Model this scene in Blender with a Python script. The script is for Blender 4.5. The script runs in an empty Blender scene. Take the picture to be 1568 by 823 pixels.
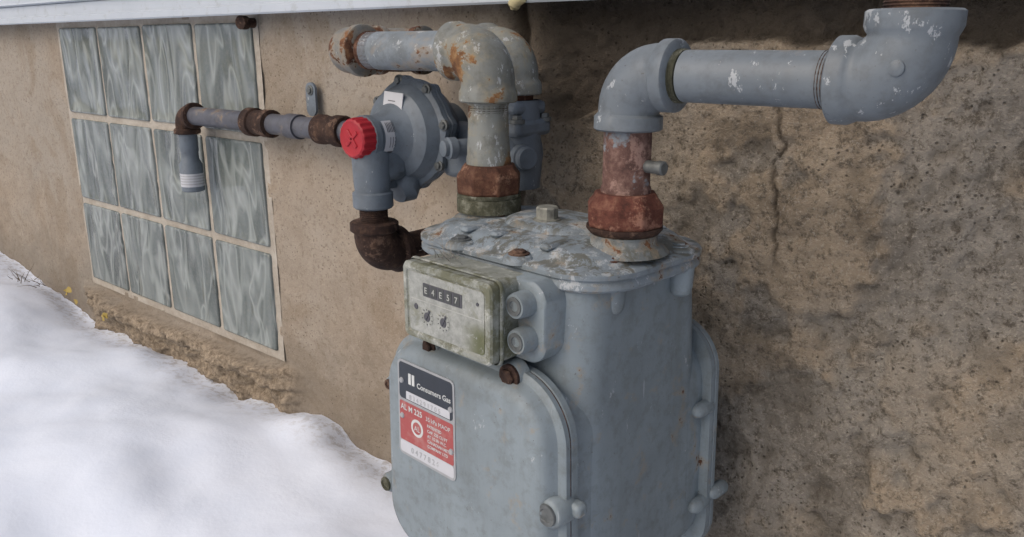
import bpy, math, random
import numpy as np
from mathutils import Vector, Matrix, Quaternion
random.seed(7)
sc = bpy.context.scene
sc.view_settings.view_transform='Standard'
sc.view_settings.look='None'
sc.view_settings.exposure=0
# ------------------------------------------------------------------ camera
th=math.radians(15.4); hx,hy=-.648,.762
F=Vector((math.cos(th)*hx,math.cos(th)*hy,-math.sin(th))).normalized()
R=Vector((hy,-hx,0)).normalized()
U=R.cross(F).normalized()
cam_d=bpy.data.cameras.new('camera'); cam=bpy.data.objects.new('camera',cam_d)
sc.collection.objects.link(cam)
M=Matrix((( R.x,U.x,-F.x,0),(R.y,U.y,-F.y,0),(R.z,U.z,-F.z,0),(0,0,0,1)))
cam.matrix_world=M
cam_d.sensor_width=36; cam_d.lens=28.5; cam_d.clip_start=.02; cam_d.clip_end=500
sc.camera=cam
# ------------------------------------------------------------------ world
w=bpy.data.worlds.new('World'); sc.world=w; w.use_nodes=True
nt=w.node_tree; bg=nt.nodes['Background']
sky=nt.nodes.new('ShaderNodeTexSky'); sky.sky_type='NISHITA'; sky.sun_disc=False
SUN_EL=math.radians(42); SUN_AZ=math.radians(195)   # azimuth clockwise from +Y
sky.sun_elevation=SUN_EL; sky.sun_rotation=SUN_AZ
sky.dust_density=5; sky.air_density=1.0; sky.ozone_density=1.0
nt.links.new(sky.outputs[0],bg.inputs[0]); bg.inputs[1].default_value=.15
sd=bpy.data.lights.new('sun','SUN'); sd.energy=.75; sd.angle=math.radians(75); sd.color=(1,.965,.92)
sun=bpy.data.objects.new('sun',sd); sc.collection.objects.link(sun)
sdir=Vector((math.sin(SUN_AZ)*math.cos(SUN_EL),math.cos(SUN_AZ)*math.cos(SUN_EL),math.sin(SUN_EL)))
sun.rotation_euler=sdir.to_track_quat('Z','Y').to_euler(); sun.location=(0,-3,4)
# ------------------------------------------------------------------ node helpers
class NT:
    def __init__(s,name):
        s.m=bpy.data.materials.new(name); s.m.use_nodes=True
        s.t=s.m.node_tree; s.b=s.t.nodes['Principled BSDF']
    def n(s,ty,**k):
        x=s.t.nodes.new(ty)
        for a,b in k.items(): setattr(x,a,b)
        return x
    def set(s,inp,v):
        if isinstance(v,bpy.types.NodeSocket): s.t.links.new(v,inp)
        elif isinstance(v,(tuple,list)):
            if len(v)==3 and inp.type=='RGBA': v=(*v,1)
            inp.default_value=v
        else: inp.default_value=v
    def coord(s,off=(0,0,0),scale=(1,1,1),rot=(0,0,0)):
        c=s.n('ShaderNodeTexCoord'); mp=s.n('ShaderNodeMapping')
        s.t.links.new(c.outputs['Object'],mp.inputs[0])
        mp.inputs[1].default_value=off; mp.inputs[3].default_value=scale; mp.inputs[2].default_value=rot
        return mp.outputs[0]
    def attr(s,name):
        a=s.n('ShaderNodeAttribute'); a.attribute_name=name; return a.outputs['Fac']
    def noise(s,vec,scale,detail=5,rough=.6,dist=0):
        x=s.n('ShaderNodeTexNoise'); s.set(x.inputs['Vector'],vec)
        x.inputs['Scale'].default_value=scale; x.inputs['Detail'].default_value=min(detail,5)
        x.inputs['Roughness'].default_value=rough; x.inputs['Distortion'].default_value=dist
        return x.outputs['Fac']
    def vor(s,vec,scale,feature='F1',rnd=1):
        x=s.n('ShaderNodeTexVoronoi',feature=feature); s.set(x.inputs['Vector'],vec)
        x.inputs['Scale'].default_value=scale; x.inputs['Randomness'].default_value=rnd
        return x.outputs['Distance']
    def ramp(s,f,*st):
        x=s.n('ShaderNodeValToRGB'); s.set(x.inputs[0],f); cr=x.color_ramp
        while len(cr.elements)<len(st): cr.elements.new(.5)
        for e,(p,c) in zip(cr.elements,st):
            e.position=p; e.color=(c,c,c,1) if not isinstance(c,tuple) else (*c,1)
        return x.outputs[0]
    def mix(s,f,a,b,mode='MIX'):
        x=s.n('ShaderNodeMix',data_type='RGBA',blend_type=mode)
        s.set(x.inputs[0],f); s.set(x.inputs[6],a); s.set(x.inputs[7],b)
        return x.outputs[2]
    def math(s,op,a,b=0,c=None,clamp=False):
        x=s.n('ShaderNodeMath',operation=op,use_clamp=clamp)
        s.set(x.inputs[0],a); s.set(x.inputs[1],b)
        if c is not None: s.set(x.inputs[2],c)
        return x.outputs[0]
    def mul(s,a,b): return s.math('MULTIPLY',a,b)
    def add(s,a,b): return s.math('ADD',a,b)
    def rng(s,v,a,b,c=0,d=1):
        x=s.n('ShaderNodeMapRange',interpolation_type='SMOOTHSTEP'); s.set(x.inputs[0],v)
        for i,q in zip((1,2,3,4),(a,b,c,d)): x.inputs[i].default_value=q
        return x.outputs[0]
    def sep(s,vec):
        x=s.n('ShaderNodeSeparateXYZ'); s.t.links.new(vec,x.inputs[0]); return x.outputs
    def bump(s,h,strength=.5,dist=.002,prev=None):
        x=s.n('ShaderNodeBump'); s.set(x.inputs['Height'],h)
        x.inputs['Strength'].default_value=strength; x.inputs['Distance'].default_value=dist
        if prev is not None: s.t.links.new(prev,x.inputs['Normal'])
        return x.outputs[0]
    def out(s,col=None,rough=None,metal=None,normal=None,spec=None):
        b=s.b
        if col is not None: s.set(b.inputs['Base Color'],col)
        if rough is not None: s.set(b.inputs['Roughness'],rough)
        if metal is not None: s.set(b.inputs['Metallic'],metal)
        if normal is not None: s.t.links.new(normal,b.inputs['Normal'])
        if spec is not None: s.set(b.inputs['Specular IOR Level'],spec)
        return s.m

def painted(name,col,rust=.3,scuff=.3,seed=0,rscale=22,grime=.5,rough=.42,lichen=0.,rcols=None,halo_c=(.26,.2,.13),scratch=0.):
    N=NT(name); v=N.coord((seed*3.1,seed*1.7,seed*.9))
    n1=N.noise(v,9,4); n2=N.noise(v,70,5,.7); n3=N.noise(v,rscale,5,.7,.3); n4=N.noise(v,240,3,.65)
    c=N.mix(N.ramp(n1,(.3,0.),(.7,1.)),tuple(x*.80 for x in col),tuple(x*1.15 for x in col))
    c=N.mix(N.mul(N.ramp(n2,(.48,0.),(.66,1.)),grime*.55),c,tuple(x*y for x,y in zip(col,(.55,.50,.44))))
    stn=N.noise(N.coord((seed,0,0),(1,1,.12)),45,4,.6)
    c=N.mix(N.mul(N.ramp(stn,(.50,0.),(.70,1.)),.3*grime+.1),c,tuple(x*y for x,y in zip(col,(.6,.56,.50))))
    sc1=N.noise(N.coord((seed,2,1),(1,1,.6)),48,5,.8)
    t=.68-.2*scuff
    c=N.mix(N.ramp(sc1,(t,0.),(t+.03,.65)),c,(.38,.40,.415))
    c=N.mix(N.ramp(n4,(.68,0.),(.74,.7)),c,(.05,.04,.03))
    if scratch>0:
        s1=N.noise(N.coord((seed,5,1),(1,1,.10),(.0,.7,.2)),95,2,.5)
        c=N.mix(N.mul(N.ramp(s1,(.775-.05*scratch,0.),(.79-.05*scratch,1.)),.5),c,(.38,.41,.43))
    if lichen>0:
        g=N.n('ShaderNodeNewGeometry'); nz=N.sep(g.outputs['Normal'])[2]
        up=N.rng(nz,.2,.9)
        f=N.mul(N.ramp(N.noise(v,34,5,.8),(.51,0.),(.56,1.)),up)
        c=N.mix(N.mul(f,.6*lichen),c,(.36,.38,.38))
        f2=N.mul(N.ramp(N.noise(v,46,5,.8,.5),(.51,0.),(.56,1.)),up)
        c=N.mix(N.mul(f2,.75),c,(.07,.065,.045))
    rf=None
    rough_s=N.add(N.mul(n2,.3),rough-.12)
    if rust>0:
        t=.76-.38*rust
        rf=N.ramp(n3,(t,0.),(t+.035,1.))
        rc_=rcols or ((.035,.014,.009),(.11,.048,.024),(.22,.115,.055))
        rc=N.ramp(n2,(.35,rc_[0]),(.52,rc_[1]),(.68,rc_[2]))
        halo=N.ramp(n3,(t-.09,0.),(t+.01,1.))
        c=N.mix(N.mul(halo,.5),c,halo_c)
        c=N.mix(rf,c,rc)
        rough_s=N.math('ADD',rough_s,N.mul(rf,.35),clamp=True)
    h=N.add(N.mul(n4,.25),N.mul(n2,.6))
    if rf is not None: h=N.add(h,N.mul(rf,.35))
    return N.out(c,rough_s,0.,N.bump(h,.32,.0016),.38)
def rusty(name,seed=0,a=(.03,.013,.01),b=(.095,.042,.026),c=(.20,.11,.07),paint=0.):
    N=NT(name); v=N.coord((seed*2.3,seed,seed*1.1))
    n=N.noise(v,65,5,.74); col=N.ramp(n,(.3,a),(.5,b),(.70,c))
    m=N.noise(v,16,4); m2=N.noise(v,38,5,.78)
    col=N.mix(N.ramp(m,(.35,0.),(.65,.7)),col,tuple(x*.45 for x in b))
    col=N.mix(N.ramp(m2,(.55,0.),(.62,.55)),col,tuple(min(1,x*1.3+.02) for x in c))
    if paint>0:
        col=N.mix(N.ramp(N.noise(v,30,5,.7),(.68-.3*paint,0.),(.74-.3*paint,1.)),col,(.17,.19,.21))
    nb=N.bump(N.add(n,N.mul(N.noise(v,280,3),.3)),.8,.0025)
    return N.out(col,.85,0.,nb,.25)
def plain(name,col,rough=.5,metal=0.,bs=0,var=.12,scale=60):
    N=NT(name); v=N.coord(); n=N.noise(v,scale,5)
    c=N.mix(n,tuple(x*(1-var*2) for x in col),tuple(x*(1+var) for x in col))
    return N.out(c,rough,metal,N.bump(n,bs if bs else .1,.001))
GREY=(.180,.216,.238)
m_body=painted('meter_paint',GREY,.22,.16,1,30,.7,.48,scratch=.35)
m_lid=painted('meter_lid_paint',(.165,.197,.222),.34,.50,2,34,.8,.52,lichen=.9)
m_skirt=painted('mossy_boss_paint',(.12,.135,.14),.5,.3,8,40,1.2,.6,lichen=.9)
m_pipeR=painted('grey_pipe_paint',(.122,.143,.163),.06,.42,3,25,.7,.44,scratch=.3)
m_pipeL=painted('rust_spotted_pipe_paint',(.15,.175,.195),.38,.42,4,20,.9,.5)
OCH=((.07,.03,.015),(.17,.085,.035),(.28,.18,.09))
m_elbL=painted('worn_elbow_paint',(.165,.175,.165),.54,.5,5,20,1.2,.55,rcols=OCH,halo_c=(.23,.20,.13))
m_reg=painted('regulator_paint',(.118,.143,.172),0.,.10,6,25,.7,.46)
m_vent=painted('dark_pipe_paint',(.075,.078,.095),.30,.15,7,24,.8,.45)
m_rust=rusty('rust',1); m_rustd=rusty('dark_rust',2,(.014,.009,.008),(.045,.025,.019),(.12,.07,.045))
m_rustr=rusty('red_rust',3,(.035,.014,.011),(.11,.038,.026),(.21,.105,.07))
m_nip=rusty('pink_brown_rust',4,(.045,.025,.022),(.11,.06,.05),(.22,.14,.115),.35)
m_moss=rusty('mossy_metal',5,(.025,.027,.018),(.075,.075,.05),(.20,.20,.16))
m_zinc=plain('zinc',(.27,.27,.235),.6,.4,.8,.5,140)
m_bolt=plain('dull_bolt',(.13,.14,.14),.5,.4,.5,.35,150)
m_red=NT('red_cap'); v=m_red.coord(); nn=m_red.noise(v,60,6)
m_red=m_red.out(m_red.mix(nn,(.22,.009,.016),(.38,.020,.030)),.45,0.,m_red.bump(nn,.2,.001),.3)
m_white=plain('label_white',(.46,.47,.50),.4,0,0,.08)
m_silver=plain('label_plate_aluminium',(.34,.35,.36),.4,.3,.3,.15,90)
m_black=plain('label_black',(.018,.024,.035),.35,0,0,.3)
N=NT('label_red'); v=N.coord(); n=N.noise(v,80,4); m_redl=N.out(N.mix(N.ramp(n,(.48,0.),(.7,.6)),(.29,.055,.052),(.38,.20,.18)),.4,0.,N.bump(n,.1,.0005))
m_dark=plain('dark_void',(.02,.02,.02),.7)
m_txt=plain('text_white',(.50,.52,.52),.5,0,0,.1)
m_txtd=plain('text_dark',(.06,.06,.07),.5,0,0,.1)
m_dial=plain('counter_drum',(.05,.055,.055),.5,0,0,.3)
m_digit=plain('counter_digit_paint',(.36,.37,.35),.5,0,0,.2)
# ------------------------------------------------------------------ mesh helpers
import bmesh
def mk(name,verts,faces,mat,parent=None,angle=35,smooth=True,bevel=0):
    me=bpy.data.meshes.new(name); me.from_pydata([tuple(v) for v in verts],[],faces); me.update()
    bm=bmesh.new(); bm.from_mesh(me); bmesh.ops.recalc_face_normals(bm,faces=bm.faces); bm.to_mesh(me); bm.free()
    if smooth:
        me.polygons.foreach_set('use_smooth',[True]*len(me.polygons))
        me.set_sharp_from_angle(angle=math.radians(angle))
    me.materials.append(mat)
    o=bpy.data.objects.new(name,me); sc.collection.objects.link(o)
    if parent is not None:
        o.parent=parent; o.matrix_parent_inverse=Matrix.Translation(parent.location).inverted()
    if bevel:
        b=o.modifiers.new('bev','BEVEL'); b.width=bevel; b.segments=2; b.limit_method='ANGLE'; b.angle_limit=math.radians(30)
    return o
def empty(name,loc):
    e=bpy.data.objects.new(name,None); e.location=loc; e.empty_display_size=.05; sc.collection.objects.link(e); return e
def loft(name,rings,mat,parent=None,cap0=True,cap1=True,closed=True,**k):
    n=len(rings[0]); V=[p for r in rings for p in r]; Fc=[]
    for i in range(len(rings)-1):
        for j in range(n if closed else n-1):
            a=i*n+j; b=i*n+(j+1)%n; Fc.append((a,b,b+n,a+n))
    if cap0: Fc.append(tuple(range(n))[::-1])
    if cap1: Fc.append(tuple((len(rings)-1)*n+j for j in range(n)))
    return mk(name,V,Fc,mat,parent,**k)
def frame(d):
    d=Vector(d).normalized(); a=Vector((0,0,1)) if abs(d.z)<.9 else Vector((1,0,0))
    x=a.cross(d).normalized(); return x,d.cross(x)
def lathe(name,o,d,prof,mat,parent=None,seg=28,rot=0,**k):
    o=Vector(o); d=Vector(d).normalized(); x,y=frame(d); rings=[]
    for h,r in prof:
        rings.append([o+d*h+(x*math.cos(t)+y*math.sin(t))*max(r,1e-4) for t in [rot+2*math.pi*i/seg for i in range(seg)]])
    return loft(name,rings,mat,parent,**k)
def sweep(name,pts,rad,mat,parent=None,seg=28,**k):
    pts=[Vector(p) for p in pts]; n=len(pts); rings=[]
    if not isinstance(rad,(list,tuple)): rad=[rad]*n
    x=None
    for i in range(n):
        if i==0: d=pts[1]-pts[0]
        elif i==n-1: d=pts[-1]-pts[-2]
        else: d=(pts[i+1]-pts[i]).normalized()+(pts[i]-pts[i-1]).normalized()
        d.normalize()
        if x is None: x,_=frame(d)
        x=(x-d*x.dot(d)).normalized(); y=d.cross(x)
        rings.append([pts[i]+(x*math.cos(t)+y*math.sin(t))*rad[i] for t in [2*math.pi*j/seg for j in range(seg)]])
    return loft(name,rings,mat,parent,**k)
def elbow(name,cen,d1,d2,mat,parent,L=.045,Rb=.030,rb=.026,rc=.0305,cl=.015,L2=None,**k):
    cen=Vector(cen); d1=Vector(d1).normalized(); d2=Vector(d2).normalized(); L2=L2 or L
    C=cen+(d1+d2)*Rb
    def port(d,L):
        return [(cen+d*h,r) for h,r in ((L,rc-.002),(L-.0015,rc),(L-cl+.003,rc),(L-cl,rc-.0012),(L-cl-.0025,rb+.0003)) if h>Rb+.0005]
    arc=[]
    for i in range(13):
        t=math.pi/2*i/12
        arc.append((C+Rb*(-d2*math.cos(t)-d1*math.sin(t)),rb+.0012*math.sin(2*t)))
    S=port(d1,L)+arc+port(d2,L2)[::-1]
    return sweep(name,[s[0] for s in S],[s[1] for s in S],mat,parent,32,angle=50,**k)
def thread(name,o,d,L,r,mat,parent,pitch=.0022):
    n=int(L/pitch); prof=[]
    for i in range(n): prof+= [(i*pitch,r),(i*pitch+pitch*.5,r*.955)]
    return lathe(name,o,d,prof,mat,parent,24,angle=20)
def box(name,c,s,mat,parent=None,ax=None,bevel=.002):
    c=Vector(c); X,Y,Z=ax if ax else (Vector((1,0,0)),Vector((0,1,0)),Vector((0,0,1)))
    V=[c+X*(i*s[0]/2)+Y*(j*s[1]/2)+Z*(k*s[2]/2) for i in(-1,1) for j in(-1,1) for k in(-1,1)]
    Fc=[(0,1,3,2),(4,6,7,5),(0,4,5,1),(2,3,7,6),(0,2,6,4),(1,5,7,3)]
    return mk(name,V,Fc,mat,parent,bevel=bevel)
def rrect(a,b,r,n=9,ca=0,cb=0):
    r=min(r,a*.999,b*.999); P=[]
    for q,(sx,sy) in enumerate(((1,1),(-1,1),(-1,-1),(1,-1))):
        for i in range(n):
            t=math.pi/2*(q+i/(n-1)); P.append((ca+sx*(a-r)+r*math.cos(t),cb+sy*(b-r)+r*math.sin(t)))
    return P
def bolt(name,o,d,r,mat,parent,h=None,washer=True):
    h=h or r*.8
    if washer: lathe(name+'_washer',o,d,[(-.003,r*1.45),(.0012,r*1.45),(.0016,r*1.3)],mat,parent,20)
    return lathe(name,o,d,[(-.002,r),(h*.8,r),(h,r*.82)],mat,parent,6,rot=random.random(),angle=20)
def text(name,body,o,X,Y,size,mat,parent,ext=.0002,align='LEFT',bold=0):
    cu=bpy.data.curves.new(name,'FONT'); cu.body=body; cu.size=size; cu.extrude=ext; cu.align_x=align; cu.offset=bold
    t=bpy.data.objects.new(name,cu); sc.collection.objects.link(t)
    bpy.context.view_layer.update()
    me=bpy.data.meshes.new_from_object(t.evaluated_get(bpy.context.evaluated_depsgraph_get()))
    bpy.data.objects.remove(t)
    X=Vector(X).normalized(); Y=Vector(Y).normalized(); Z=X.cross(Y)
    Mx=Matrix(((X.x,Y.x,Z.x,o[0]),(X.y,Y.y,Z.y,o[1]),(X.z,Y.z,Z.z,o[2]),(0,0,0,1)))
    me.transform(Mx); me.materials.clear(); me.materials.append(mat)
    ob=bpy.data.objects.new(name,me); sc.collection.objects.link(ob)
    ob.parent=parent; ob.matrix_parent_inverse=Matrix.Translation(parent.location).inverted(); return ob
# numpy noise
rs=np.random.RandomState(3); TAB=rs.rand(256,256)
def vn(x,y,s=0):
    x=x+s*17.3; y=y+s*9.1
    xi=np.floor(x).astype(int); yi=np.floor(y).astype(int); fx=x-xi; fy=y-yi
    fx=fx*fx*(3-2*fx); fy=fy*fy*(3-2*fy)
    g=lambda a,b:TAB[a%256,b%256]
    return (g(xi,yi)*(1-fx)+g(xi+1,yi)*fx)*(1-fy)+(g(xi,yi+1)*(1-fx)+g(xi+1,yi+1)*fx)*fy
def fbm(x,y,o=5,s=0,g=.5):
    t=0;a=1;n=0
    c_,s_=.8,.6
    for i in range(o):
        t=t+a*(vn(x,y,s+i)-.5); n+=a; a*=g
        x,y=2.03*(c_*x-s_*y),2.03*(s_*x+c_*y)
    return t/n*2
def sst(a,b,x):
    t=np.clip((x-a)/(b-a),0,1); return t*t*(3-2*t)
def grid(name,X,Y,fn,mat,attrs=None):
    gx,gy=np.meshgrid(X,Y); P=fn(gx,gy).reshape(-1,3); nx,ny=len(X),len(Y)
    i=np.arange(nx-1)[None,:]; j=np.arange(ny-1)[:,None]; a=(j*nx+i)
    Fc=np.stack([a,a+1,a+nx+1,a+nx],-1).reshape(-1,4)
    me=bpy.data.meshes.new(name)
    me.vertices.add(len(P)); me.vertices.foreach_set('co',P.ravel())
    me.loops.add(Fc.size); me.loops.foreach_set('vertex_index',Fc.ravel().astype(np.int32))
    me.polygons.add(len(Fc)); me.polygons.foreach_set('loop_start',np.arange(0,Fc.size,4,dtype=np.int32))
    me.update(calc_edges=True); me.validate()
    if attrs:
        for k,f in attrs.items():
            at=me.attributes.new(k,'FLOAT','POINT'); at.data.foreach_set('value',(f(gx,gy)+0*gx).ravel().astype(np.float32))
    me.polygons.foreach_set('use_smooth',[True]*len(me.polygons)); me.materials.append(mat)
    o=bpy.data.objects.new(name,me); sc.collection.objects.link(o); return o
# ------------------------------------------------------------------ wall
WX0,WX1,WZ0,WZ1=-2.035,-1.243,-.557,.045
def f_right(x,z): return sst(-.72,-.63,x+.03*fbm(x*9,z*9,3,2))
def f_edge(x,z): return z-(.006+.016*fbm(x*5,x*0,4,40)+.012*fbm(x*30,x*0,3,42)-.10*sst(-.42,-.62,x))
def f_recess(x,z): return sst(-.003,.003,f_edge(x,z))*sst(-.66,-.60,x)
def f_ledge(x,z):
    le=sst(-2.12,-2.0,x)*(1-sst(-1.23,-1.17,x)); zt=-.580+.016*fbm(x*9,x*0,4,60)
    return (1-sst(zt-.004,zt+.003,z))*le
def f_crack(x,z):
    c=0
    cx=-.66+.03*fbm(z*7,z*0+.3,4,30); c=c+np.exp(-((x-cx)/(.006+.008*sst(-.1,.05,z)))**2)*sst(-.30,-.10,z)
    for (x0,a,b,s,w_) in ((-.325,-.22,-.04,50,.0026),):
        cx=x0+.03*fbm(z*9,z*0+.7,4,s)+.008*fbm(z*60,z*0,3,s); c=c+.9*np.exp(-((x-cx)/w_)**2)*sst(a-.02,a+.02,z)*(1-sst(b-.02,b+.02,z))
    return np.clip(c,0,1)
def f_relief(x,z): 
    big=fbm(x*4,z*4,4,11); med=fbm(x*15,z*15,5,15,.62); pk=np.abs(fbm(x*34,z*34,4,19,.68)); hi=fbm(x*95,z*95,2,21,.6)
    sk=sst(-.08,.10,fbm(x*8,z*8,5,27,.68)+.6*fbm(x*3.2,z*3.2,3,23)+.25*sst(-.15,-.45,z)-.15)
    return big,med,pk,hi,sk
def build_wall():
    N=NT('weathered_stucco'); v=N.coord(); x,y,z=N.sep(v)
    fx=N.attr('right'); rec=N.attr('recess'); led=N.attr('ledge'); crk=N.attr('crack'); sk=N.attr('spall'); cav=N.attr('cavity')
    big=N.noise(v,2.2,4,.6,.4); mid=N.noise(v,11,5,.7,.3); fine=N.noise(v,100,5,.8); gr=N.noise(v,330,3,.75)
    smooth=N.mix(N.ramp(mid,(.3,0.),(.70,1.)),(.215,.172,.130),(.325,.275,.22))
    smooth=N.mix(N.ramp(big,(.40,0.),(.58,.8)),smooth,(.275,.248,.213))
    smooth=N.mix(N.ramp(N.noise(v,5.5,4,.7,.6),(.52,0.),(.62,.55)),smooth,(.205,.160,.115))
    smooth=N.mix(N.ramp(fine,(.38,.5),(.48,0.)),smooth,(.14,.108,.076))
    smooth=N.mix(N.ramp(gr,(.54,0.),(.70,.4)),smooth,(.42,.37,.30))
    och=N.mix(N.ramp(mid,(.32,0.),(.66,1.)),(.215,.172,.125),(.34,.278,.205))
    gry=N.mix(N.ramp(mid,(.32,0.),(.64,1.)),(.145,.132,.114),(.265,.245,.215))
    rough=N.mix(N.mul(sk,.85),och,gry)
    rough=N.mix(N.ramp(N.noise(v,4,5,.7,.5),(.49,0.),(.60,.6)),rough,(.235,.215,.185))
    rough=N.mix(N.ramp(fine,(.38,.8),(.50,0.)),rough,(.085,.07,.053))
    rough=N.mix(N.ramp(gr,(.53,0.),(.68,.6)),rough,(.40,.36,.30))
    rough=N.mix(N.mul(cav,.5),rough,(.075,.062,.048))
    c=N.mix(fx,smooth,rough)
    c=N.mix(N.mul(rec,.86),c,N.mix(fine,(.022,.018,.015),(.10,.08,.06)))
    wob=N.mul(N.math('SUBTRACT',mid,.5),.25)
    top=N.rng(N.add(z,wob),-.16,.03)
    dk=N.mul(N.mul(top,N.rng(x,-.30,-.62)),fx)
    c=N.mix(N.mul(dk,.65),c,(.07,.057,.045))  # darker towards the top: dirty stain plus shading, both mixed into the colour
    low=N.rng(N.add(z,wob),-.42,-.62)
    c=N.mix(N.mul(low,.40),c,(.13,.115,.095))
    c=N.mix(N.mul(led,.8),c,N.mix(N.ramp(fine,(.38,0.),(.62,1.)),(.10,.075,.052),(.34,.275,.20)))
    c=N.mix(N.mul(crk,.9),c,(.03,.022,.016))
    pit=N.ramp(N.vor(v,130),(.10,1.),(.22,0.))
    pm=N.mul(pit,N.ramp(mid,(.48,0.),(.56,1.)))
    c=N.mix(N.mul(pm,.7),c,(.045,.035,.026))
    h=N.add(fine,N.mul(gr,.4)); h=N.math('SUBTRACT',h,N.mul(pm,.4)); h=N.add(h,N.mul(mid,.9))
    st=N.add(N.mul(fx,.5),.35)
    b=N.n('ShaderNodeBump'); N.set(b.inputs['Height'],h); N.set(b.inputs['Strength'],st); b.inputs['Distance'].default_value=.009
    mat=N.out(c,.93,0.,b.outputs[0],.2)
    X=np.unique(np.concatenate([np.linspace(-14,-3.3,40),np.arange(-3.3,-.8,.007),np.arange(-.8,.2,.003),np.linspace(.2,9,60),[WX0-.001,WX0,WX1,WX1+.001]]))
    Z=np.unique(np.concatenate([np.linspace(-1.6,-.8,8),np.arange(-.8,.12,.0038),np.linspace(.12,.5,8),[WZ0-.001,WZ0,WZ1,WZ1+.001]]))
    def fn(x,z):
        rgt=f_right(x,z)
        y=.8-.006*fbm(x*2.5,z*2.5,4,5)-.0022*fbm(x*25,z*25,4,8)-.002*sst(.1,.35,fbm(x*8,z*8,3,9))
        big_,med,pk,hi,sk=f_relief(x,z)
        rr=-.014*big_-.011*med+sk*(.004+.016*pk)-.006*pk-.002*hi
        y=y+rgt*(rr-.004)
        y=y+.012*f_crack(x,z)*(x<-.5)+.004*f_crack(x,z)
        y=y+.020*f_recess(x,z)*(1+.8*fbm(x*14,z*14,4,44,.6))
        m=f_ledge(x,z)
        y=y-m*(.030+.034*fbm(x*9,z*16,5,63,.68)+.016*np.abs(fbm(x*26,z*34,3,66)))
        und=(1-sst(-.618,-.610,z+.012*fbm(x*14,x*0,3,68)))*sst(-2.1,-2.0,x)*(1-sst(-1.23,-1.17,x)); y=y+und*.022
        ins=(x>=WX0)&(x<=WX1)&(z>=WZ0)&(z<=WZ1); y=np.where(ins,.87,y)
        return np.stack([x,y,z],-1)
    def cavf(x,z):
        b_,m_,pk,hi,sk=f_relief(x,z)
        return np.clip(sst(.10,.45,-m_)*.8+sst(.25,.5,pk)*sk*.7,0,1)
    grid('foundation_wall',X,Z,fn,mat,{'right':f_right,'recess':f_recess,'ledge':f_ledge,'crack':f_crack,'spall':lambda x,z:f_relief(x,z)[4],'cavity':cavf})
build_wall()
# ------------------------------------------------------------------ glass block window
win=empty('glass_block_window',(-1.64,.8,-.25))
N=NT('mortar'); v=N.coord(); n=N.noise(v,120,5,.7)
m_mortar=N.out(N.mix(N.ramp(N.noise(v,18,4,.7),(.4,0.),(.65,1.)),N.mix(n,(.20,.175,.145),(.40,.36,.305)),N.mix(n,(.28,.255,.22),(.46,.425,.37))),.9,0.,N.bump(n,.6,.003))
def mfn(x,z):
    return np.stack([x,.7982-.0012*fbm(x*45,z*45,3,70),z],-1)
mo=grid('mortar_joints',np.linspace(WX0-.010,WX1+.010,200),np.linspace(WZ0-.010,WZ1+.02,160),mfn,m_mortar)
mo.parent=win; mo.matrix_parent_inverse=Matrix.Translation(win.location).inverted()
def glassmat(i):
    N=NT('glass_block_%d'%i)
    a=[.45,-.35,.6,-.5,.3,-.7][i%6]
    vr=N.coord((i*3.7,i*1.3,i*2.9),(1,1,.30),(0,a,0)); v=N.coord((i,i,i))
    d=N.noise(vr,15,1,.45,.9); s=N.noise(vr,22,1,.5,1.0)
    c=N.ramp(d,(.30,(.060,.073,.071)),(.44,(.095,.113,.109)),(.53,(.175,.198,.192)),(.60,(.10,.118,.114)),(.75,(.155,.176,.171)))
    c=N.mix(N.ramp(s,(.50,0.),(.57,.6),(.64,.1)),c,(.30,.33,.322))  # wave pattern with pale caustic light streaks baked into the opaque glass colour
    dust=N.noise(v,150,5,.75); c=N.mix(N.ramp(dust,(.46,0.),(.75,.4)),c,(.21,.205,.185))
    m=N.out(c,.20,0.,N.bump(N.add(N.mul(s,.6),d),.7,.016),.45)
    return m
gms=[glassmat(i) for i in range(6)]
cw=(WX1-WX0)/4; ch=.2005
for i in range(4):
    for j in range(3):
        cx=WX0+cw*(i+.5)+random.uniform(-.001,.001); cz=WZ0+ch*(j+.5)+random.uniform(-.001,.001)
        rings=[]
        for yy,d in ((.83,0),(.7960,0),(.7942,.0012),(.7938,.004),(.7950,.007),(.7950,.03)):
            rings.append([(cx+p[0],yy,cz+p[1]) for p in rrect(cw/2-.0070-d,ch/2-.0070-d,.006-d*.2)])
        loft('glass_block_%d_%d'%(i,j),rings,gms[(i*5+j*3)%6],win,angle=60)
# ------------------------------------------------------------------ siding above
N=NT('painted_siding'); v=N.coord(); n=N.noise(v,8,4)
m_sid=N.out(N.mix(N.ramp(N.noise(v,40,5,.8),(.55,0.),(.65,.3)),N.mix(n,(.34,.38,.43),(.44,.48,.53)),(.22,.22,.20)),.5,0.,N.bump(N.noise(v,60,3),.05,.001))
sid=empty('house_siding',(-2,.76,.3))
prof=[(.84,.052),(.757,.050),(.7545,.047),(.7525,.0495),(.7525,.0600),(.757,.063),(.757,.085)]
zz=.085
while zz<3: prof+=[(.762,zz+.0),(.748,zz+.004),(.75,zz+.008),(.765,zz+.19)]; zz+=.195
rings=[[(x,a,b) for a,b in prof] for x in (-14,-3,-1.62,-1.6,0,9)]
loft('siding_boards',rings,m_sid,sid,False,False,False,angle=20)
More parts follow.
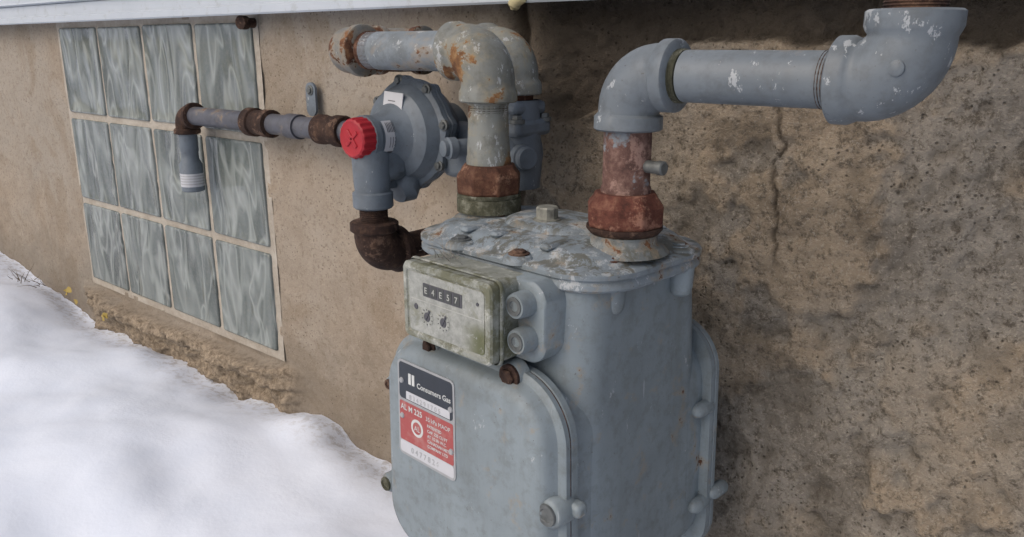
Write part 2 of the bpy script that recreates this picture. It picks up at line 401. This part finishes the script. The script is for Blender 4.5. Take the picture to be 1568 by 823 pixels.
# ------------------------------------------------------------------ snow
def build_snow():
    N=NT('snow'); v=N.coord(); n=N.noise(v,160,4,.6); n2=N.noise(v,14,4,.5); x,y,z=N.sep(v)
    c=N.mix(n2,(.64,.70,.81),(.73,.775,.86))
    dirt=N.mul(N.rng(y,.68,.80),N.ramp(N.noise(v,60,5,.75),(.48,0.),(.62,.6)))
    c=N.mix(dirt,c,(.28,.24,.19))
    mat=N.out(c,.6,0.,N.bump(N.add(N.mul(n,.2),n2),.12,.02),.3)
    X=np.unique(np.concatenate([-np.geomspace(3.5,120,40),np.arange(-3.5,1,.012),np.geomspace(1,120,40)]))
    Y=np.unique(np.concatenate([-np.geomspace(1,120,40),np.arange(-1,.95,.012)]))
    def fn(x,y):
        z=-.652+0*x
        z=z+.055*sst(-1.9,-2.7,x)+.030*sst(-2.3,-3.0,x)+.010*sst(-1.2,-1.5,x)
        z=z-.030*sst(-1.25,-.95,x)
        z=z+.034*fbm(x*1.6,y*1.6,3,80)+.022*fbm(x*3.5+y*2,y*6,2,84)+.004*fbm(x*14,y*14,3,86)
        d=.8-y
        z=z+.018*np.exp(-((d-.22)/.16)**2)-.014*np.exp(-(d/.05)**2)+.016*fbm(x*14,y*3,4,88)*np.exp(-(d/.07)**2)
        z=z+.022*fbm(x*3-y*2.2,y*.8,2,90)
        far=np.maximum(np.abs(x),np.abs(y)); z=z-.02*np.clip(far-4,0,20)
        return np.stack([x,y,z],-1)
    grid('snow_ground',X,Y,fn,mat)
build_snow()
# ------------------------------------------------------------------ METER
MC=Vector((-.4765,.620,0)); ph=math.radians(5)
u_=Vector((math.cos(ph),-math.sin(ph),0)); v_=Vector((math.sin(ph),math.cos(ph),0)); z_=Vector((0,0,1))
def ML(u,v,z):
    if z<-.28: u=u*(1+.25*(-.28-z))
    return MC+u_*u+v_*v+z_*z
meter=empty('gas_meter',MC+Vector((0,0,-.37)))
AX=(u_,v_,z_)
def H(a,b,r,z,cv=.01,cu=0): return [ML(p[0]+cu,p[1],z) for p in rrect(a,b,r,12,0,cv)]
loft('case_body',[H(.112,.092,.040,-.195,.014),H(.112,.094,.038,-.23,.015),H(.111,.097,.035,-.27,.016),H(.1105,.099,.033,-.31,.016),H(.111,.100,.032,-.36,.016),H(.111,.100,.030,-.49,.016),H(.105,.097,.03,-.515,.016),H(.08,.085,.03,-.53,.016)],m_body,meter,angle=60)
dA=.0165
lid=[H(a+dA,a-.021,r,z,.013,-.005) for a,r,z in ((.106,.047,-.203),(.114,.054,-.2035),(.1165,.056,-.201),(.1165,.056,-.1965),(.1150,.055,-.1945),(.1150,.055,-.1935),(.1170,.056,-.1915),(.1170,.056,-.1875),(.1150,.055,-.1855),(.106,.047,-.1845),(.101,.043,-.1815),(.095,.038,-.1765),(.085,.034,-.1735),(.06,.02,-.1705),(.035,.009,-.1695))]
loft('case_lid',lid,m_lid,meter,angle=40)
loft('lid_pad',[[ML(p[0],p[1],z) for p in rrect(a,b,r,10,0,.012)] for a,b,r,z in ((.060,.046,.04,-.176),(.056,.042,.04,-.1675),(.050,.036,.035,-.1650),(.03,.024,.02,-.1640))],m_lid,meter,angle=60)
lathe('lid_cap',ML(0,-.006,-.167),(0,0,1),[(0,.0140),(.004,.0140),(.0045,.0112),(.0145,.0112),(.016,.010)],m_zinc,meter,10,angle=20)
for nm,uu,vv,L in (('lid_rib_1',-.055,-.045,.045),('lid_rib_2',.050,-.045,.04),('lid_rib_3',-.018,-.050,.025)):
    box(nm,ML(uu,vv,-.1740),(.012,L,.006),m_lid,meter,AX,.003)
for i,(uu,vv,mt) in enumerate(((.029,-.074,m_rustd),(.101,-.034,m_rust),(-.050,-.074,m_bolt),(-.118,-.020,m_lid),(-.095,.07,m_lid),(0,.098,m_rustd),(.06,.098,m_lid),(.112,.055,m_lid))):
    lathe('lid_boss_%d'%i,ML(uu,vv,-.1885),z_,[(0,.0160),(.005,.0145),(.007,.011)],m_lid,meter,24,angle=60)
    bolt('lid_bolt_%d'%i,ML(uu,vv,-.1815),z_,.0068,mt,meter,.004)
    lathe('lid_lug_%d'%i,ML(uu*1.04,vv if abs(vv)<.06 else vv*1.04,-.2),-z_,[(0,.0125),(.020,.0115),(.026,.010),(.029,.006)],m_body,meter,16)
RL=Vector((-.566,.628,0)); RR=Vector((-.387,.612,0))
for nm,c in (('left',RL),('right',RR)):
    lathe('spud_boss_'+nm,c+z_*-.180,z_,[(0,.041),(.006,.036),(.009,.031),(.018,.030)],m_skirt,meter,32,angle=60)
    thread('spud_thread_'+nm,c+z_*-.170,z_,.02,.0305,m_moss,meter)
def V2(a,hh,r,v,cz,du=0): return [ML(p[0],v,p[1]) for p in rrect(a,hh,r,12,du,cz)]
def cover(nm,vs,sgn,cz,a0,h0,r0,du,mt):
    rings=[V2(a0+da,h0+da,r0+da,vs+sgn*dv,cz,du) for da,dv in ((0,-.002),(0,.0045),(-.002,.0055),(-.002,.0065),(0,.0075),(0,.0125),(-.0025,.0145),(-.007,.0155),(-.009,.019),(-.0105,.024),(-.015,.0295),(-.022,.0310),(-.03,.0315))]
    loft(nm,rings,mt,meter,angle=45)
cz=-.3985
cover('front_cover',-.094,-1,cz,.120,.1235,.056,-.003,m_body)
loft('front_seam',[V2(.1188,.1223,.055,-.0992,cz,-.003),V2(.1188,.1223,.055,-.1007,cz,-.003)],m_rust,meter)
loft('case_shoulder_front',[V2(.108,.112,.05,-.094,cz,-.003),V2(.111,.115,.05,-.070,cz,-.002),V2(.1085,.105,.05,-.02,cz,0)],m_body,meter,angle=60)
loft('case_shoulder_rear',[V2(.108,.122,.05,.120,-.412,0),V2(.111,.124,.05,.100,-.412,0),V2(.1085,.110,.05,.05,-.412,0)],m_body,meter,angle=60)
cover('back_cover',.118,1,-.412,.119,.136,.05,0,m_body)
loft('rear_seam',[V2(.1178,.1348,.049,.1232,-.412,0),V2(.1178,.1348,.049,.1247,-.412,0)],m_rust,meter)
FV=-.094-.0315
def lug(nm,u,z,v0,sgn,mt,r=.013):
    lathe(nm,ML(u,v0-sgn*.012,z),v_*sgn,[(0,r*.9),(.004,r),(.022,r),(.025,r*.8)],m_body,meter,20,angle=50)
    lathe(nm+'_screw',ML(u,v0+sgn*.0135,z),v_*sgn,[(0,r*.72),(.002,r*.68),(.0022,r*.45),(.0012,r*.4),(.0012,r*.1)],mt,meter,18,angle=30)
lug('lug_1',.108,-.390,-.108,-1,m_bolt,.0145); box('lug_1_web',ML(.116,-.098,-.388),(.026,.014,.013),m_body,meter,AX,.004)
lug('lug_2',-.126,-.462,-.104,-1,m_moss,.011)
lug('lug_3',-.125,-.345,-.098,-1,m_rustd,.008)
lug('lug_4',.02,-.520,-.106,-1,m_bolt,.012)
for i,(uu,zz,r) in enumerate(((-.055,-.2835,.0075),(.056,-.281,.0095))):
    lathe('top_screw_boss_%d'%i,ML(uu,-.100,zz),-v_,[(0,.014),(.010,.0125),(.0125,.011)],m_body,meter,20,angle=50)
    bolt('top_screw_%d'%i,ML(uu,-.1130,zz),-v_,r*.85,m_rustd,meter,.005)
for i,(uu,zz,vv) in enumerate(((.1135,-.365,.112),(.1135,-.475,.112),(.118,-.468,.140))):
    lathe('rear_lug_%d'%i,ML(uu,vv,zz)-v_*.018,v_,[(0,.003),(.003,.006),(.008,.008),(.026,.008),(.03,.006)],m_body,meter,18,angle=50)
# index (counter)
N=NT('index_plastic'); v=N.coord(); n=N.noise(v,26,5,.78); n2=N.noise(v,90,5,.7)
c=N.mix(N.ramp(n2,(.35,0.),(.7,1.)),(.17,.18,.155),(.28,.29,.26))
c=N.mix(N.ramp(n,(.48,0.),(.57,.8)),c,(.085,.085,.04))
c=N.mix(N.ramp(N.noise(v,45,5,.82),(.56,0.),(.62,.7)),c,(.38,.39,.36))
m_idx=N.out(c,.38,0.,N.bump(n2,.25,.001),.45)
N=NT('index_face'); v=N.coord(); n=N.noise(v,34,5,.8,.5); n2=N.noise(v,120,5,.75)
c=N.mix(N.ramp(n2,(.35,0.),(.65,1.)),(.19,.20,.185),(.32,.33,.31))
xs=N.sep(v); g=N.mul(N.rng(xs[0],-.475,-.445),N.rng(xs[2],-.224,-.244))
c=N.mix(N.mul(N.ramp(n,(.38,0.),(.47,1.)),g),c,(.085,.092,.04))
c=N.mix(N.ramp(n,(.56,0.),(.64,.5)),c,(.14,.14,.08))
m_idf=N.out(c,.35,0.,N.bump(n2,.2,.001),.45)
def I(a,hh,r,v): return V2(a,hh,r,v,-.2295,-.0035)
loft('index_housing',[I(.060,.0365,.007,-.088),I(.0605,.037,.007,-.1335),I(.0590,.0355,.006,-.1355),I(.0545,.031,.005,-.1358),I(.0535,.030,.005,-.1345),I(.03,.02,.004,-.1345)],m_idx,meter,angle=35)
loft('index_rim_bead',[I(.0615,.038,.007,-.121),I(.0625,.039,.008,-.1225),I(.0625,.039,.008,-.1245),I(.0615,.038,.007,-.126)],m_idx,meter,False,False)
def plate(nm,u0,u1,z0,z1,v,mt,t=.0004,r=.001,par=None):
    loft(nm,[V2((u1-u0)/2,(z1-z0)/2,r,v,(z0+z1)/2,(u0+u1)/2),V2((u1-u0)/2,(z1-z0)/2,r,v-t,(z0+z1)/2,(u0+u1)/2)],mt,meter,angle=30)
plate('index_face',-.055,.048,-.258,-.201,-.1345,m_idf,.0005,.004)
plate('counter_window',-.034,.020,-.2215,-.2090,-.1350,m_txtd,.0004)
for i,ch_ in enumerate('E4E57'):
    uu=-.0295+i*.0105
    plate('counter_drum_%d'%i,uu-.0035,uu+.0045,-.2205,-.2100,-.1354,m_dial,.0003)
    text('counter_digit_%d'%i,ch_,ML(uu-.0020,-.1359,-.2182),u_,z_,.0082,m_digit,meter,.0001,bold=.0001)
plate('index_line',-.052,.046,-.2272,-.2263,-.1350,m_digit,.0003,.0004)
for i,uu in enumerate((-.029,-.006)):
    lathe('dial_%d'%i,ML(uu,-.1349,-.241),-v_,[(0,.0085),(.0004,.0085)],m_idf,meter,24)
    lathe('dial_hub_%d'%i,ML(uu,-.1353,-.241),-v_,[(0,.0045),(.0006,.004)],m_txtd,meter,16)
    box('dial_pointer_%d'%i,ML(uu,-.1362,-.241)+(u_*.5+z_*.8).normalized()*.003,(.002,.0006,.011),m_txtd,meter,((u_*.8-z_*.5).normalized(),v_,(u_*.5+z_*.8).normalized()),0)
    for k in range(10):
        t=k*math.pi/5; box('dial_tick_%d_%d'%(i,k),ML(uu+.0072*math.sin(t),-.1355,-.241+.0072*math.cos(t)),(.0006,.0004,.0014),m_txtd,meter,(u_*math.cos(t)-z_*math.sin(t),v_,u_*math.sin(t)+z_*math.cos(t)),0)
lathe('index_stud_1',ML(-.045,-.1349,-.234),-v_,[(0,.003),(.0008,.0025)],m_txtd,meter,14)
lathe('index_stud_2',ML(.040,-.1349,-.213),-v_,[(0,.0018),(.0008,.0015)],m_txtd,meter,14)
loft('index_mount',[V2(a,hh,.02,vv,-.230,.058) for a,hh,vv in ((.030,.037,-.07),(.030,.037,-.100),(.0285,.0355,-.102),(.026,.033,-.1025))],m_body,meter,angle=40)
for i,(uu,zz) in enumerate(((.067,-.2125),(.069,-.2440))):
    lathe('index_screw_boss_%d'%i,ML(uu,-.085,zz),-v_,[(0,.0125),(.030,.0115),(.033,.0105)],m_body,meter,22,angle=40)
    lathe('index_screw_%d'%i,ML(uu,-.1175,zz),-v_,[(0,.0085),(.0015,.0082),(.0015,.005),(.0005,.0045),(.0005,.001)],m_bolt,meter,18,angle=30)
    lathe('index_lug_left_%d'%i,ML(-.071,-.100,zz-.01),-v_,[(0,.009),(.022,.009),(.024,.007)],m_body,meter,18)
# label plate
plate('label_plate',-.0895,-.0035,-.4045,-.3000,FV,m_silver,.0008,.006)
plate('label_black_panel',-.087,-.006,-.3415,-.3025,FV-.0008,m_black,.0002,.004)
plate('label_serial_strip',-.076,-.010,-.3405,-.3320,FV-.0011,m_white,.0002,.0006)
plate('label_red_panel',-.087,-.006,-.3880,-.3445,FV-.0008,m_redl,.0002,.002)
plate('label_white_strip',-.087,-.006,-.4015,-.3885,FV-.0008,m_white,.0002,.003)
tv=FV-.00125
text('label_utility_name','Consumers Gas',ML(-.0585,tv,-.3235),u_,z_,.0078,m_txt,meter,.00008,bold=.0001)
plate('label_logo_a',-.072,-.068,-.3235,-.312,tv+.0002,m_txt,.0002,.0003); plate('label_logo_b',-.0665,-.0625,-.3235,-.312,tv+.0002,m_txt,.0002,.0003)
text('label_model','AL M 225',ML(-.085,tv,-.3535),u_,z_,.0086,m_txt,meter,.00008,bold=.0001)
text('label_pressure','35 kPa MAOP',ML(-.046,tv,-.3540),u_,z_,.0064,m_txt,meter,.00008)
for k,s in enumerate(('PATENTED','CAP. 225 CU FT','AT 1/2 IN W.C.','CANADIAN METER','COMPANY LTD')):
    text('label_small_%d'%k,s,ML(-.044,tv,-.3605-k*.0055),u_,z_,.0044,m_txt,meter,.00006,bold=.00008)
lathe('label_emblem',ML(-.060,FV-.0009,-.368),-v_,[(0,.0095),(.0002,.0095)],m_txt,meter,24)
lathe('label_emblem_in',ML(-.060,FV-.0012,-.368),-v_,[(0,.0065),(.0002,.0065)],m_redl,meter,24)
text('label_emblem_text','AL',ML(-.064,tv-.0003,-.371),u_,z_,.008,m_txt,meter,.00006)
text('label_serial','8 3 4 2 9 1 7 0 5',ML(-.071,tv-.0002,-.3395),u_,z_,.0072,m_silver,meter,.00008)
text('label_number','0 4 7 7 8 2 6',ML(-.070,tv+.0002,-.3985),u_,z_,.0085,m_silver,meter,.00008,bold=.0002)
for i,(uu,zz) in enumerate(((-.083,-.3225),(-.009,-.3300),(-.083,-.361),(-.009,-.3735))):
    lathe('label_rivet_%d'%i,ML(uu,FV-.0008,zz),-v_,[(0,.0032),(.0014,.0026),(.0018,.001)],m_silver,meter,14)
# ------------------------------------------------------------------ right (outlet) piping
outp=empty('meter_outlet_pipe',RR+z_*-.08); zR=-.0245; rP=.021
def union(nm,c,z0,parent,m1,m2,sc_=1.):
    lathe(nm+'_flange',c+z_*(z0),z_,[(0,.031*sc_),(.004,.0345*sc_),(.007,.0345*sc_)],m1,parent,28,angle=50)
    lathe(nm+'_nut',c+z_*(z0+.006),z_,[(0,.033*sc_),(.002,.0352*sc_),(.019,.0358*sc_),(.022,.0345*sc_),(.026,.031*sc_),(.031,.0285*sc_)],m2,parent,8,rot=.25,angle=20,bevel=.002)
union('union',RR,-.163,outp,m_rustd,m_rustr)
lathe('nipple',RR+z_*-.14,z_,[(0,.0225),(.012,.0225),(.018,.0225),(.020,.0212),(.075,.0212)],m_nip,outp,28)
thread('nipple_thread',RR+z_*-.0775,z_,.012,.0208,m_rustd,outp)
lathe('test_pin',RR+z_*-.1015+Vector((.015,0,0)),(1,-.12,0),[(0,.0055),(.018,.0055),(.0182,.0062),(.024,.0062),(.025,.005)],m_bolt,outp,14,angle=30)
eR=RR.copy(); eR.z=zR
elbow('elbow_lower',eR,(0,0,-1),(1,0,0),m_pipeR,outp,.047,.032,.0265,.0300,.015)
thread('pipe_thread_1',eR+Vector((.045,0,0)),(1,0,0),.011,.0222,m_moss,outp)
lathe('horizontal_pipe',eR+Vector((.054,0,0)),(1,0,0),[(0,rP),(.130,rP)],m_pipeR,outp,36)
e2=Vector((-.164,RR.y,zR))
thread('pipe_thread_2',e2+Vector((-.056,0,0)),(1,0,0),.012,.0214,m_rustd,outp)
elbow('elbow_upper',e2,(-1,0,0),(0,0,1),m_pipeR,outp,.048,.031,.0285,.0315,.014,L2=.048)
lathe('elbow_plug',e2+Vector((0,-.024,.010)),(0,-1,0),[(0,.0065),(.005,.0055),(.006,.004)],m_pipeR,outp,16)
thread('pipe_thread_3',e2+z_*.046,z_,.012,.0208,m_rustd,outp)
lathe('rising_pipe',e2+z_*.057,z_,[(0,rP),(1.2,rP)],m_pipeR,outp,28)
# ------------------------------------------------------------------ left (inlet) loop
inp=empty('meter_inlet_pipe',RL+z_*-.08); zL=-.006
lathe('union_flange',RL+z_*-.168,z_,[(0,.034),(.014,.034),(.015,.031)],m_moss,inp,28)
union('union',RL,-.156,inp,m_moss,m_rust,.98)
lathe('riser_nipple',RL+z_*-.135,z_,[(0,.022),(.02,.0235),(.026,.0225),(.05,.0212),(.075,.0205),(.08,.0225),(.095,.0225)],m_elbL,inp,30,angle=60)
thread('riser_thread',RL+z_*-.066,z_,.012,.0208,m_rustd,inp)
eL=RL.copy(); eL.z=zL
elbow('elbow_front',eL,(0,0,-1),(-1,0,0),m_elbL,inp,.050,.032,.0275,.0300,.013)
lathe('front_pipe',eL+Vector((-.045,0,0)),(-1,0,0),[(0,rP),(.135,rP)],m_pipeL,inp,30)
thread('front_pipe_thread',eL+Vector((-.166,0,0)),(-1,0,0),.024,.0213,m_rust,inp)
e3=Vector((-.800,RL.y,zL)); yB=.722
m_el3=painted('rusty_elbow_paint',(.15,.15,.14),.66,.2,9,30,1,.6)
elbow('elbow_corner',e3,(1,0,0),(0,1,0),m_el3,inp,.044,.029,.0255,.0295,.013)
e4=Vector((-.800,yB,zL))
elbow('elbow_corner_rear',e4,(0,-1,0),(1,0,0),m_el3,inp,.044,.029,.0255,.0295,.013)
lathe('rear_pipe',e4+Vector((.04,0,0)),(1,0,0),[(0,rP),(.13,rP)],m_pipeL,inp,24)
lathe('rear_union',Vector((-.712,yB,zL)),(1,0,0),[(0,.026),(.003,.0305),(.022,.0305),(.024,.027),(.034,.027)],m_rust,inp,8,angle=20)
e5=Vector((-.610,yB,zL))
elbow('elbow_rear',e5,(-1,0,0),(0,0,-1),m_elbL,inp,.048,.031,.027,.0310,.014)
lathe('rear_drop',e5+z_*-.045,-z_,[(0,.0215),(.03,.0215)],m_rust,inp,24)
# ------------------------------------------------------------------ regulator (diaphragm axis points out from the wall)
ra=Vector((-.728,.672,-.101)); nx=Vector((0,-1,0))
reg=empty('gas_regulator',ra)
def RD(t): return Vector((math.cos(t),0,math.sin(t)))
def flower(r,amp,k=8,n=96,ph=.2):
    return [r+amp*max(0,math.cos(k*(2*math.pi*i/n-ph)))**2 for i in range(n)]
rings=[]; SR=.95
for h,r,am in ((-.045,.030,0),(-.040,.042,0),(-.024,.056,0),(-.010,.062,0),(-.008,.0660,.005),(-.001,.0665,.005),(0,.0650,.004),(.0012,.0650,.004),(.002,.0665,.005),(.008,.0660,.005),(.0095,.064,.003),(.011,.0605,0),(.017,.0575,0),(.026,.0535,0),(.031,.046,0),(.033,.040,0),(.034,.028,0)):
    rr=flower(r*SR,am); rings.append([ra+nx*h+RD(2*math.pi*i/96)*rr[i] for i in range(96)])
loft('diaphragm_case',rings,m_reg,reg,angle=32)
for i in range(8):
    t=.2+2*math.pi*i/8; o=ra+RD(t)*.0655*SR
    bolt('case_bolt_%d'%i,o+nx*.0085,nx,.0046,m_bolt,reg,.0045)
TL=.074
lathe('spring_tower',ra+nx*.028,nx,[(0,.042),(.006,.036),(.014,.0295),(.022,.0265),(TL-.036,.0235),(TL-.034,.0250),(TL-.026,.0250)],m_reg,reg,36,angle=35)
rings=[]; x,y=frame(nx); o=ra+nx*TL
for h,r,fl in ((0,.0210,0),(.002,.0228,.0005),(.015,.0224,.0007),(.018,.0215,.0004),(.0195,.0195,0),(.0185,.0165,0),(.0185,.01,0)):
    rings.append([o+nx*h+(x*math.cos(t)+y*math.sin(t))*(r+(fl if (i//2)%2 else -fl)) for i,t in enumerate([2*math.pi*i/72 for i in range(72)])])
loft('adjuster_cap',rings,m_red,reg,angle=30)
for k,t in enumerate((.7,.7+math.pi/2)):
    d=RD(t); box('cap_slot_%d'%k,o+nx*.0185,(.003,.024,.0045),m_red,reg,(nx,d,nx.cross(d)),.001)
pc=ra+nx*.066
lathe('port',pc,-z_,[(-.002,.018),(.020,.0225),(.052,.0215),(.062,.0205),(.064,.0235),(.080,.0235),(.082,.0215)],m_reg,reg,30,angle=35)
box('port_web',ra+nx*.045+z_*-.030,(.040,.045,.045),m_reg,reg,None,.012)
box('port_rib',ra+nx*.036+z_*-.052,(.012,.040,.022),m_reg,reg,None,.004)
sweep('lower_body',[ra+nx*.012+z_*-.052,ra+nx*.02+z_*-.064,ra+nx*.03+z_*-.068],[.020,.022,.015],m_reg,reg,20)
thread('port_nipple',pc+z_*-.080,-z_,.034,.0168,m_rustd,reg)
X_=Vector((1,0,0))
lathe('valve_body',Vector((-.73,.722,-.122)),X_,[(0,.028),(.02,.034),(.05,.032),(.10,.030),(.11,.034),(.135,.034),(.14,.028)],m_reg,reg,30,angle=35)
lathe('valve_stem_neck',ra-nx*.03,-nx,[(0,.034),(.035,.032)],m_reg,reg,28)
vb=Vector((-.610,yB,-.09))
box('valve_flange',vb+z_*.0,(.062,.062,.020),m_reg,reg,None,.006)
box('valve_flange_top',vb+z_*.022,(.052,.056,.016),m_reg,reg,None,.006)
lathe('valve_neck',vb,-z_,[(-.03,.028),(.04,.032),(.07,.03)],m_reg,reg,28)
for i,(a,b) in enumerate(((-.024,-.024),(.024,-.024),(.024,.024))):
    bolt('valve_bolt_%d'%i,vb+Vector((a,b,.009)),z_,.006,m_bolt,reg,.006)
lathe('valve_plug',Vector((-.594,yB-.014,-.122)),(1,-.35,0),[(0,.015),(.016,.015),(.017,.013),(.022,.013),(.024,.0115)],m_reg,reg,22,angle=35)
lathe('side_pin',Vector((-.645,.660,-.112)),(-.35,-1,0),[(-.03,.010),(0,.010),(.001,.0125),(.010,.0125),(.011,.009),(.016,.009),(.017,.007)],m_reg,reg,20,angle=35)
box('side_bracket',Vector((-.655,.692,-.130)),(.05,.04,.04),m_reg,reg,None,.008)
def cyl_sticker(nm,c,d,r,h0,h1,t0,t1,mt):
    rings=[[c+d*h+RD(t)*r for t in np.linspace(t0,t1,14)] for h in (h0,h1)]
    loft(nm,rings,mt,reg,False,False,False)
rad_=math.radians
cyl_sticker('tower_sticker',ra,nx,.0262,.043,.0655,rad_(-68),rad_(46),m_white)
for k in range(8): cyl_sticker('sticker_bar_%d'%k,ra,nx,.0265,.0453+k*.0022,.0463+k*.0022,rad_(14),rad_(40),m_txtd)
cyl_sticker('sticker_mark',ra,nx,.0265,.052,.060,rad_(-52),rad_(-36),m_txtd)
for k in range(3): cyl_sticker('sticker_line_%d'%k,ra,nx,.0265,.050+k*.004,.0508+k*.004,rad_(-25),rad_(2),m_txtd)
nrm=(nx+Vector((0,0,.12))).normalized(); Xs=Vector((1,0,-.06)).normalized(); Ys=nrm.cross(Xs)*-1
so=ra+nx*.0330+RD(rad_(84))*.039
box('case_sticker',so,(.032,.020,.0012),m_white,reg,(Xs,Ys,nrm),0)
box('case_sticker_line',so+nrm*.0007-Xs*.002,(.012,.0010,.0004),m_txtd,reg,(Xs,Ys,nrm),0)
e6=pc+z_*-.138
svc=empty('regulator_elbow_pipe',e6)
elbow('elbow',e6,(0,0,1),(0,1,0),m_rustd,svc,.040,.027,.0240,.0285,.013)
lathe('elbow_tail',e6+Vector((0,.036,0)),(0,1,0),[(0,.0168),(.17,.0168)],m_rustd,svc,24)
sweep('drop_pipe',[(-.66,.74,-.17),(-.66,.74,-.8)],.013,m_dark,svc,16)
# ------------------------------------------------------------------ pipe along the wall to the left
vp=empty('wall_pipe',(-1.15,.76,-.122)); yV=.757; zV=-.1225; rV=.0165; nl=Vector((-1,0,0))
lathe('pipe',Vector((-.76,yV,zV)),nl,[(0,rV),(.635,rV)],m_vent,vp,24)
lathe('coupling_1',Vector((-.965,yV,zV)),nl,[(0,.0215),(.003,.0235),(.018,.0235),(.02,.021),(.045,.021),(.048,.0225),(.06,.0225),(.062,.018)],m_rustd,vp,24,angle=40)
lathe('coupling_2',Vector((-1.150,yV,zV)),nl,[(0,.018),(.002,.0225),(.02,.0225),(.022,.0205),(.045,.0205),(.047,.0235),(.065,.0235),(.067,.018)],m_rustd,vp,24,angle=40)
lathe('clamp_band',Vector((-1.075,yV,zV)),nl,[(0,.0175),(0,.0195),(.028,.0195),(.028,.0175)],m_vent,vp,24,angle=40)
rings=[[(-1.083+p[0],yy,-.082+p[1]) for p in rrect(.012,.026,.0115)] for yy in (.789,.785)]
loft('clamp_tab',rings,m_reg,vp,angle=40); bolt('clamp_bolt',(-1.083,.785,-.068),(0,-1,0),.0055,m_bolt,vp)
elbow('elbow',(-1.425,yV,zV),(1,0,0),(0,0,-1),m_rustd,vp,.034,.023,.0195,.0235,.011)
lathe('drop',Vector((-1.425,yV,zV-.030)),-z_,[(0,.0165),(.035,.0165),(.037,.0155),(.050,.0155),(.060,.0205),(.108,.0205),(.11,.018)],m_reg,vp,24,angle=40)
lathe('drop_label',Vector((-1.425,yV,zV-.106)),-z_,[(0,.0209),(.024,.0209)],m_white,vp,24,angle=40)
for k in range(4): lathe('drop_label_mark_%d'%k,Vector((-1.425,yV,zV-.109-k*.005)),-z_,[(0,.0212),(.0018,.0212)],m_silver,vp,24)
stub=empty('old_pipe_stub',(-1.245,.78,.035))
lathe('stub',Vector((-1.245,.80,.036)),(0.2,-1,0),[(0,.008),(.018,.008),(.019,.011),(.032,.011)],m_rustd,stub,16)
fo=[]; rr=[]
for i in range(9):
    t=i/8; fo.append((-.642+.022*t+.003*math.sin(9*t),.752-.004*t,.048-.004*math.sin(t*5))); rr.append(.003+.003*math.sin(t*3.14)+random.uniform(0,.0015))
sweep('spray_foam',fo,rr,plain('foam',(.40,.35,.2),.8,0,.6,.2),None,10)
# ------------------------------------------------------------------ weeds and leaves
m_twig=plain('dry_stem',(.10,.075,.05),.9)
V=[];Fc=[]
def strand(p,d,L,r,curl=.5):
    p=Vector(p); d=Vector(d).normalized()
    for i in range(7):
        x,y=frame(d); k=len(V); q=r*(1-i/8)
        for t in (0,2.09,4.19): V.append(p+(x*math.cos(t)+y*math.sin(t))*q)
        if i: 
            for j in range(3): Fc.append((k-3+j,k-3+(j+1)%3,k+(j+1)%3,k+j))
        p=p+d*L/6; d=(d+Vector((random.uniform(-1,1),random.uniform(-1,1),random.uniform(-1,.6)))*curl*.5).normalized()
for i in range(16):
    strand((-2.36+random.uniform(-.06,.10),.75+random.uniform(-.02,.02),-.612),(random.uniform(-1,1),random.uniform(-.8,.3),.6),random.uniform(.03,.07),.0012)
mk('dry_weed',V,Fc,m_twig)
V=[];Fc=[]
for i in range(16):
    strand(ML(-.035+random.uniform(-.01,.01),-.105+random.uniform(-.008,.008),-.192),(random.uniform(-1,1),random.uniform(-1,.6),random.uniform(.3,1)),random.uniform(.015,.04),.0004,.8)
mk('dead_grass_wisp',V,Fc,plain('wisp',(.22,.21,.19),.9))
V=[];Fc=[]
for i in range(14):
    strand((-.345+random.uniform(-.01,.04),.78,-.175+random.uniform(-.02,.02)),(random.uniform(-1,1),random.uniform(-1,-.1),random.uniform(-.6,1)),random.uniform(.02,.045),.0003,.6)
mk('dead_grass_wisp.001',V,Fc,m_twig)
V=[];Fc=[]
for (x,z) in ((-2.05,-.575),(-2.02,-.60),(-1.86,-.600),(-1.87,-.607),(-2.07,-.585)):
    c=Vector((x,.742,z)); k=len(V)
    for i in range(7):
        t=i/7*6.283; V.append(c+Vector((.010*math.cos(t),random.uniform(-.004,.004),.008*math.sin(t))))
    Fc.append(tuple(range(k,k+7)))
mk('fallen_leaves',V,Fc,plain('yellow_leaf',(.34,.25,.06),.7))
print('objects',len(bpy.data.objects))
